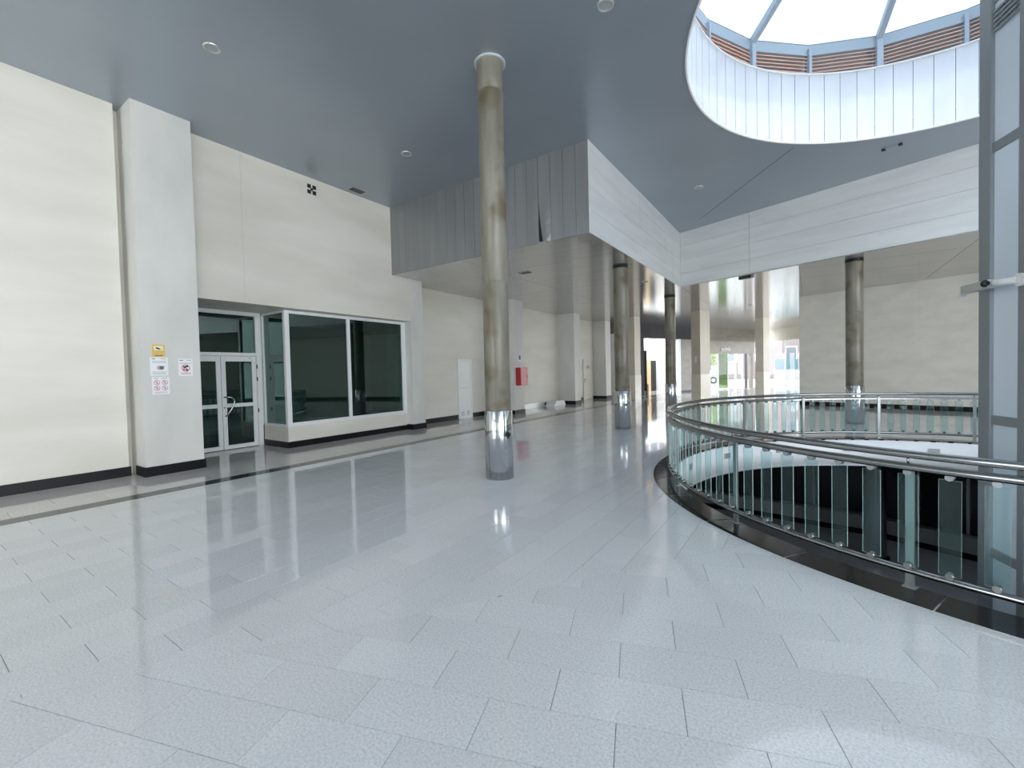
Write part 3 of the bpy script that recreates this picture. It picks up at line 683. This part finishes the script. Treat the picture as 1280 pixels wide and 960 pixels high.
struct(wb('door_3', DW0-DWN*3.17, DWD, DWN, 5.75, 6.3, 0, 2.1, 'black', None, .05, .04), 'dark doorway beside the pine door in the inner room')
bx = thing('cardboard_box', 'brown box left on the floor inside the white room opening', 'box', tuple(DW0-DWN*.9+DWD*1.55))
obj('carton', MB().box(-.34, .34, -.3, .3, 0, .62), 'brown', bx); obj('flap', MB().obox((-.34, -.3, .62), (.68, 0, 0), (0, .2, .12), (0, 0, .012)), 'brown', bx)
fx = thing('floor_crate', 'low dark crate beside the brown box at the opening', 'crate', tuple(DW0-DWN*.5+DWD*1.0))
obj('crate_body', MB().box(-.22, .22, -.2, .2, 0, .2), 'black', fx); obj('crate_rim', MB().box(-.24, .24, -.22, .22, .2, .23), 'brown', fx)
SF0 = DW0+DWD*7.59; SFD = Vector((2.3, 4.3, 0)).normalized(); SFN = Vector((SFD.y, -SFD.x, 0))
sf = struct(wb('wall_shopfront', SF0, SFD, SFN, 0, 4.9, 2.45, 3.3, 'taupe_light', None, .25), 'light taupe header of the far shopfront')
wb('dark_header', SF0, SFD, SFN, 0, 4.9, 3.3, ZS, 'taupe', sf, .35, .08)
sg = thing('shop_sign', 'white slanted lettering on the taupe shop header', 'sign', tuple(SF0+SFD*1.75+SFN*.02+Vector((0, 0, 2.62))))
for i in range(8):                       # letters are too small to read in the photograph
    hgt = (.22, .30, .22, .30, .24, .22, .32, .22)[i]; x = (i-4)*.125
    obj('letter', MB().obox(SFD*x, SFD*.03, SFN*.03, SFD*.05+Vector((0, 0, hgt))).obox(SFD*(x+.05), SFD*.03, SFN*.03, SFD*.035+Vector((0, 0, .2))).obox(SFD*x+Vector((0, 0, .09 if i % 2 else .17)), SFD*.1, SFN*.03, (0, 0, .035)).obox(SFD*x, SFD*.09, SFN*.03, (0, 0, .035)), 'white', sg)
w3 = struct(thing('window_3', 'far shopfront glazing with a green panel', None))
for a, b, m in ((.0, 1.05, 'glass_clear'), (1.15, 2.05, 'glass_green'), (2.15, 2.9, 'glass_clear'), (2.95, 3.65, 'glass_clear')):
    wb('pane', SF0, SFD, SFN, a, b, .08, 2.42, m, w3, .02, -.1)
for a in (-.03, 1.05, 2.05, 2.9, 3.65): wb('mullion', SF0, SFD, SFN, a, a+.08, 0, 2.45, 'white_alu', w3, .08, -.07)
wb('dark_post', SF0, SFD, SFN, 3.95, 4.12, 0, 2.45, 'black', w3, .1, -.02); wb('brown_post', SF0, SFD, SFN, 4.5, 4.75, 0, 2.45, 'taupe', w3, .2, -.02)
LN0 = Vector((-3.25, 37.35, 0)); LND = Vector((1, -1, 0)).normalized(); LNN = Vector((LND.y, -LND.x, 0))
ln = struct(wb('wall_entrance', LN0, LND, LNN, 0, 7, 3.28, ZS+.1, 'beige_pillar', None, .3), 'beige lintel over the open street entrance')
w4 = struct(thing('window_4', 'white framed entrance glazing to the street', None))
for a in (.0, 1.0, 2.45, 3.9): wb('mullion', LN0, LND, LNN, a, a+.06, 0, 3.28, 'white_alu', w4, .06, -.1)
wb('transom', LN0, LND, LNN, 0, 1.0, 2.2, 2.28, 'white_alu', w4, .06, -.1)
for a, b in ((.06, 1.0), (1.06, 2.45), (2.51, 3.9)): wb('pane', LN0, LND, LNN, a, b, .02, 3.27, 'glass_clear', w4, .015, -.12)
# square pillars at the far side
def pillar(px_, py_, w, rz, label):
    t = thing('square_pillar', label, 'pillar', (px_, py_, 0), rz, 'square pillars at the far end'); h = w/2
    obj('shaft', MB().box(-h, h, -h, h, 1.22, ZS), 'beige_pillar', t); obj('plinth', MB().box(-h-.012, h+.012, -h-.012, h+.012, 0, 1.22), 'plinth', t)
    return t
t = pillar(-4.17, 21.65, .56, math.radians(-36), 'square beige pillar nearest the far shop sign')
obj('notice', MB().box(-.28-.004, -.28, -.06, .06, 1.75, 2.05), 'paper', t, (0, 0, 0), math.radians(90))
pillar(-2.12, 27.2, .48, math.radians(-32), 'square beige pillar standing in front of the street entrance')
pillar(-7.25, 21.5, .44, math.radians(-20), 'slim beige pillar just right of the second round column')
# shop niche beyond the last pilaster
nw = struct(obj('wall_niche', MB().box(X2, -7.9, 24.4, 24.6, 2.55, ZS).box(X2, -9.3, 24.4, 24.6, 0, 2.55), 'taupe'), 'taupe wall with a dark niche beyond the last pilaster')
obj('niche_back', MB().box(X2, -7.9, 25.6, 25.7, 0, 2.6), 'dark_wall', nw); obj('niche_head', MB().box(-9.3, -7.95, 24.36, 24.6, 2.45, 2.6), 'black', nw)
obj('counter_top', MB().box(-9.3, -8.0, 24.5, 25.2, 1.02, 1.1), 'grey_alu', nw); obj('counter_front', MB().box(-9.25, -8.05, 24.7, 25.2, 0, 1.02), 'dark_wall', nw)
obj('shelf_light', MB().box(-9.3, -8.0, 24.5, 24.6, 2.28, 2.42), 'grey_alu', nw)

# ------------------------------------------------------------------ small things along the left wall
ad = thing('access_door', 'narrow white service door with two grilles at its foot', 'door', (X2, 11.29, 0))
bevel(obj('frame', MB().box(0, .03, -.36, -.31, 0, 1.98).box(0, .03, .31, .36, 0, 1.98).box(0, .03, -.31, .31, 1.93, 1.98), 'white_alu', ad), .004)
bevel(obj('upper_panel', MB().box(.0, .02, -.30, .30, 1.03, 1.92), 'white', ad), .004); bevel(obj('lower_panel', MB().box(.0, .02, -.30, .30, .32, 1.01), 'white', ad), .004); obj('foot_panel', MB().box(0, .02, -.31, .31, 0, .31), 'white', ad)
for cy in (-.14, .14):
    g = obj('grille', MB().box(.02, .03, cy-.075, cy+.075, .10, .25), 'ink_pale', ad)
    for j in range(4): obj('grille_bar', MB().box(.03, .035, cy-.075, cy+.075, .115+j*.036, .13+j*.036), 'white', g)
hc = thing('hose_cabinet', 'red fire hose cabinet hung on a pilaster', 'fire cabinet', (-8.695, 13.30, 1.03))
bevel(obj('case', MB().box(-.02, .18, -.24, .24, 0, .64), 'red', hc), .008)
obj('door_rim', MB().box(.18, .19, -.22, .22, .02, .62), 'red', hc); obj('latch', MB().box(.19, .205, .15, .19, .28, .36), 'black', hc)
t = thing('fire_call_panel', 'small white panel with black top beside the red hose cabinet', 'panel', (X2+.001, 14.95, 1.06)); obj('plate', MB().box(0, .03, -.2, .2, 0, .66), 'white', t); obj('dark_strip', MB().box(.03, .04, -.14, .14, .3, .64), 'black', t); obj('red_edge', MB().box(.03, .036, -.2, -.17, 0, .66), 'red', t)
t = thing('hose_sign', 'small white sign with dark symbol above the red cabinet', 'sign', (-8.719, 13.32, 1.9)); obj('sheet', MB().box(0, .006, -.1, .1, 0, .26), 'paper', t); obj('symbol', MB().box(.006, .008, -.05, .07, .06, .22), 'ink', t)
def service_door(y, label):
    t = thing('service_door', label, 'door', (X2, y, 0), 0, 'flush cream doors in the left wall')
    bevel(obj('leaf', MB().box(0, .03, -.5, .5, .01, 2.05), 'wall', t), .004)
    obj('frame', MB().box(0, .045, -.56, -.505, 0, 2.1).box(0, .045, .505, .56, 0, 2.1).box(0, .045, -.505, .505, 2.055, 2.1), 'wall', t)
    h = obj('handle', MB().box(.03, .04, -.44, -.39, .9, 1.12), 'steel', t); obj('lever', MB().cyl((.07, -.42, 1.04), (.07, -.28, 1.04), .012, 8).cyl((.03, -.42, 1.04), (.07, -.42, 1.04), .011, 8), 'black', h)
    obj('name_plate', MB().box(.03, .036, -.2, .2, 1.62, 1.78), 'ink_pale', t)
service_door(18.9, 'flush cream door before the fourth pilaster'); service_door(21.15, 'flush cream door between the last two pilasters')
t = thing('paper_stack', 'low pile of white boards lying against the left wall', 'boards', (-9.3, 17.1, 0))
for j in range(4): obj('board', MB().box(-.25+random.uniform(-.03, .03), .2, -.55+j*.06, .5-j*.03, j*.055, j*.055+.05), 'paper', t)
t = thing('skirting_sheen', 'grey strip added for the sheen on the skirting by the white boards', 'strip', (X2+.03, 15.6, 0)); obj('strip_face', MB().box(0, .03, -.85, .85, .0, .2), 'grey_alu', t); obj('strip_end', MB().box(0, .035, .85, .9, 0, .22), 'white_alu', t)  # reflected light on the black skirting, put in as a grey strip
t = thing('wall_fan', 'square white wall vent with four black openings near the ceiling', 'vent', (XW+.006, 5.58, 5.45))
obj('plate', MB().box(0, .012, -.14, .14, 0, .28), 'wall', t)
for a in range(4):
    q = math.radians(45+90*a); cy, cz = .085*math.cos(q), .14+.085*math.sin(q); obj('opening', MB().box(.012, .015, cy-.042, cy+.042, cz-.042, cz+.042), 'black', t)
obj('hub', MB().cyl((.012, 0, .14), (.018, 0, .14), .03, 12), 'black', t)
t = thing('ceiling_vent', 'dark rectangular grille in the high ceiling by the left wall', 'vent', (-8.72, 6.57, ZC)); obj('frame', MB().box(-.15, .15, -.24, .24, -.012, 0), 'grey_alu', t); obj('grille', MB().box(-.09, .09, -.17, .17, -.016, -.012), 'black', t)
def downlight(x, y, z, r, label):
    t = thing('downlight', label, 'downlight', (x, y, z), 0, 'recessed ceiling lights')
    obj('ring', MB().lathe([(r*.72, -.004), (r*.78, -.014), (r, -.012), (r*1.02, 0)], 32), 'steel_pale', t); obj('lens', MB().lathe([(0, -.006), (r*.74, -.006)], 32, smooth=False), 'lens', t)
downlight(-6.45, 2.68, ZC, .10, 'recessed ceiling light above the first wall notices'); downlight(-1.99, 5.08, ZC, .10, 'recessed ceiling light at the top edge beside the round opening'); downlight(-6.52, 6.09, ZC, .10, 'recessed ceiling light between nearest column and left wall'); downlight(-2.18, 11.38, ZC, .10, 'recessed ceiling light near the inner corner of the fascia')
downlight(-6.68, 10.09, ZS, .09, 'recessed soffit light behind the nearest column'); downlight(-8.22, 8.65, ZS, .09, 'recessed soffit light beside the second pilaster'); downlight(-4.04, 13.07, ZS, .09, 'recessed soffit light just past the second round column'); downlight(-2.05, 20.94, ZS, .09, 'recessed soffit light above the street side pillars')
t = thing('sprinkler_track', 'small dark sensor bar on the ceiling below the rooflight', 'sensor', (1.38, 11.68, ZC), math.radians(-19)); obj('bar', MB().box(-.14, .14, -.015, .015, -.02, 0), 'grey_alu', t); obj('head', MB().box(-.16, -.10, -.03, .03, -.035, 0), 'black', t); obj('head', MB().box(.10, .16, -.03, .03, -.035, 0), 'black', t)
t = thing('soffit_vent', 'dark open grille in the low soffit behind the nearest column', 'vent', (-6.13, 9.75, ZS), 0); obj('frame', MB().box(-.17, .17, -.12, .12, -.012, 0), 'grey_alu', t); obj('grille', MB().box(-.14, .14, -.09, .09, -.016, -.012), 'black', t)
t = thing('ceiling_speaker', 'dark box fixed to the lower edge of the right fascia', 'sensor', (-1.5, 14.35, ZS), math.radians(-19)); obj('body', MB().box(-.2, .14, -.06, .06, -.06, 0), 'black', t); obj('cap', MB().box(.14, .2, -.04, .04, -.05, 0), 'grey_alu', t)

# ------------------------------------------------------------------ daylight facades behind and right of the camera
def facade(name, label, p, u, l, n, bays):
    t = struct(thing(name, label, None)); p = Vector(p); u = Vector(u); n = Vector(n)
    for i in range(bays+1):
        obj('mullion', MB().obox(p+u*(l*i/bays)-u*.04, u*.08, n*.12, (0, 0, ZC)), 'grey_alu', t)
    for z in (0, 2.6, ZC-.1): obj('transom', MB().obox(p+Vector((0, 0, z)), u*l, n*.08, (0, 0, .1)), 'grey_alu', t)
    return t
facade('window_5', 'tall glazed facade to the right of the viewer', (12.5, -12.5, 0), (0, 1, 0), 20, (1, 0, 0), 10)
struct(obj('wall_back', MB().box(-9.6, -7.8, -12.8, -12.5, 0, ZC+.1).box(-1.2, 12.8, -12.8, -12.5, 0, ZC+.1).box(-7.8, -1.2, -12.8, -12.5, 0, .4).box(-7.8, -1.2, -12.8, -12.5, 5.0, ZC+.1), 'wall_far'), 'plain wall with one added wide window behind the viewer')
w7 = struct(thing('window_7', 'wide unseen window added behind the viewer to light the lift panels', None))  # unseen opening, added to bring daylight onto the lift panels
for i in range(5): obj('mullion', MB().box(-7.8+i*1.63, -7.72+i*1.63, -12.7, -12.6, .4, 5.0), 'grey_alu', w7)
for z in (.4, 4.92): obj('transom', MB().box(-7.8, -1.2, -12.69, -12.61, z, z+.08), 'grey_alu', w7)
facade('window_6', 'unseen glazing added behind the pale right wall to light the far end', (12.5, 17.5, 0), (0, 1, 0), 20, (1, 0, 0), 8)  # out of view, added so daylight reaches the far left walls
struct(obj('wall_side', MB().box(12.5, 12.8, 7.5, 17.5, 0, ZC+.1), 'wall_far'), 'plain wall closing the hall on the right')

# ------------------------------------------------------------------ street outside
struct(obj('ground', MB().box(-60, 60, 38.5, 110, -.15, -.05), 'street'), 'pale street paving outside the entrance')
t = thing('far_building', 'pale pink building across the street', 'building', (-4, 66, 0), math.radians(8))
bw = obj('facade', MB().box(-22, 22, 0, 8, 0, 11), 'facade_out', t)
for r in range(3):
    for c in range(12):
        f_ = obj('window', MB().box(-19+c*3.4, -17.7+c*3.4, -.06, 0, 2.2+r*3.2, 4.0+r*3.2), 'white', t); obj('pane', MB().box(-18.9+c*3.4, -17.8+c*3.4, -.09, -.06, 2.3+r*3.2, 3.9+r*3.2), 'out_window', f_)
obj('cornice', MB().box(-22.3, 22.3, -.4, 8, 11, 11.4), 'white', t)
for x, m, lb_ in ((-1.9, 'hoard', 'teal hoarding panel on the street left of the white car'), (.9, 'hoard_blue', 'blue hoarding panel on the street behind the white car')):
    t = thing('hoarding', lb_, 'hoarding', (x, 52, 0)); obj('panel', MB().box(-1.1, 1.1, 0, .06, 1.15, 2.2), m, t); obj('lower_panel', MB().box(-1.1, 1.1, 0, .05, .1, 1.12), 'car', t)
    for s_ in (-1.12, 1.06): obj('post', MB().box(s_, s_+.07, -.04, .1, -.05, 2.3), 'white', t)
def car(x, y, rz, m, label):
    t = thing('car', label, 'car', (x, y, -.05), rz)
    prof = [(-2.1, .35), (-2.1, .85), (-1.7, .98), (-1.0, 1.02), (-.45, 1.45), (.9, 1.47), (1.55, 1.05), (2.05, .95), (2.15, .6), (2.1, .35)]
    n = len(prof); v = [(px_, s_*.85*(1 if pz < 1.1 else .82), pz) for s_ in (-1, 1) for px_, pz in prof]
    f = [tuple(range(n)), tuple(range(n, 2*n))[::-1]]+[(i, n+i, n+(i+1) % n, (i+1) % n) for i in range(n)]
    bevel(obj('body', MB().add(v, f), m, t), .05, 2)
    for s_ in (-1, 1):
        obj('side_window', MB().add([(-.8, s_*.80, 1.06), (-.38, s_*.735, 1.38), (.8, s_*.735, 1.40), (1.25, s_*.80, 1.08), (-.8, s_*.84, 1.06), (-.38, s_*.76, 1.38), (.8, s_*.76, 1.40), (1.25, s_*.84, 1.08)], [(0, 1, 2, 3), (7, 6, 5, 4), (0, 4, 5, 1), (1, 5, 6, 2), (2, 6, 7, 3), (3, 7, 4, 0)]), 'out_window', t)
        for wx in (-1.35, 1.35): w_ = obj('wheel', MB().cyl((wx, s_*.68, .32), (wx, s_*.88, .32), .32, 20), 'black', t); obj('hub', MB().cyl((wx, s_*.88, .32), (wx, s_*.89, .32), .18, 14), 'grey_alu', w_)
car(1.2, 46.5, math.radians(175), 'car', 'white car parked outside the street entrance'); car(-9.4, 47, math.radians(20), 'car_silver', 'silver car seen through the far shop glass')
def tree(x, y, h, r, n, label):
    t = thing('street_tree', label, 'tree', (x, y, -.05)); rnd = random.Random(int(x*10))
    obj('trunk', MB().tube([(0, 0, 0), (.05, 0, h*.5), (0, .1, h*.8)], [.16, .12, .05], 8), 'bark', t); mb = MB()
    for i in range(n):
        d = Vector((rnd.gauss(0, 1), rnd.gauss(0, 1), rnd.gauss(0, 1))).normalized()*r*rnd.uniform(.3, 1); c = Vector((d.x, d.y, h+d.z*.8))
        a = Vector((rnd.uniform(-1, 1), rnd.uniform(-1, 1), rnd.uniform(-1, 1))).normalized()*.22; b = a.orthogonal().normalized()*.12
        mb.add([c-a, c+b, c+a, c-b], [(0, 1, 2, 3)])
    tag(obj('foliage', mb, 'leaf', t), kind='stuff')
tree(.9, 49, 5.2, 1.7, 1400, 'yellow green tree at the right of the street entrance'); tree(-9.5, 54, 3.4, 2.0, 1400, 'green tree seen through the far shop glass')
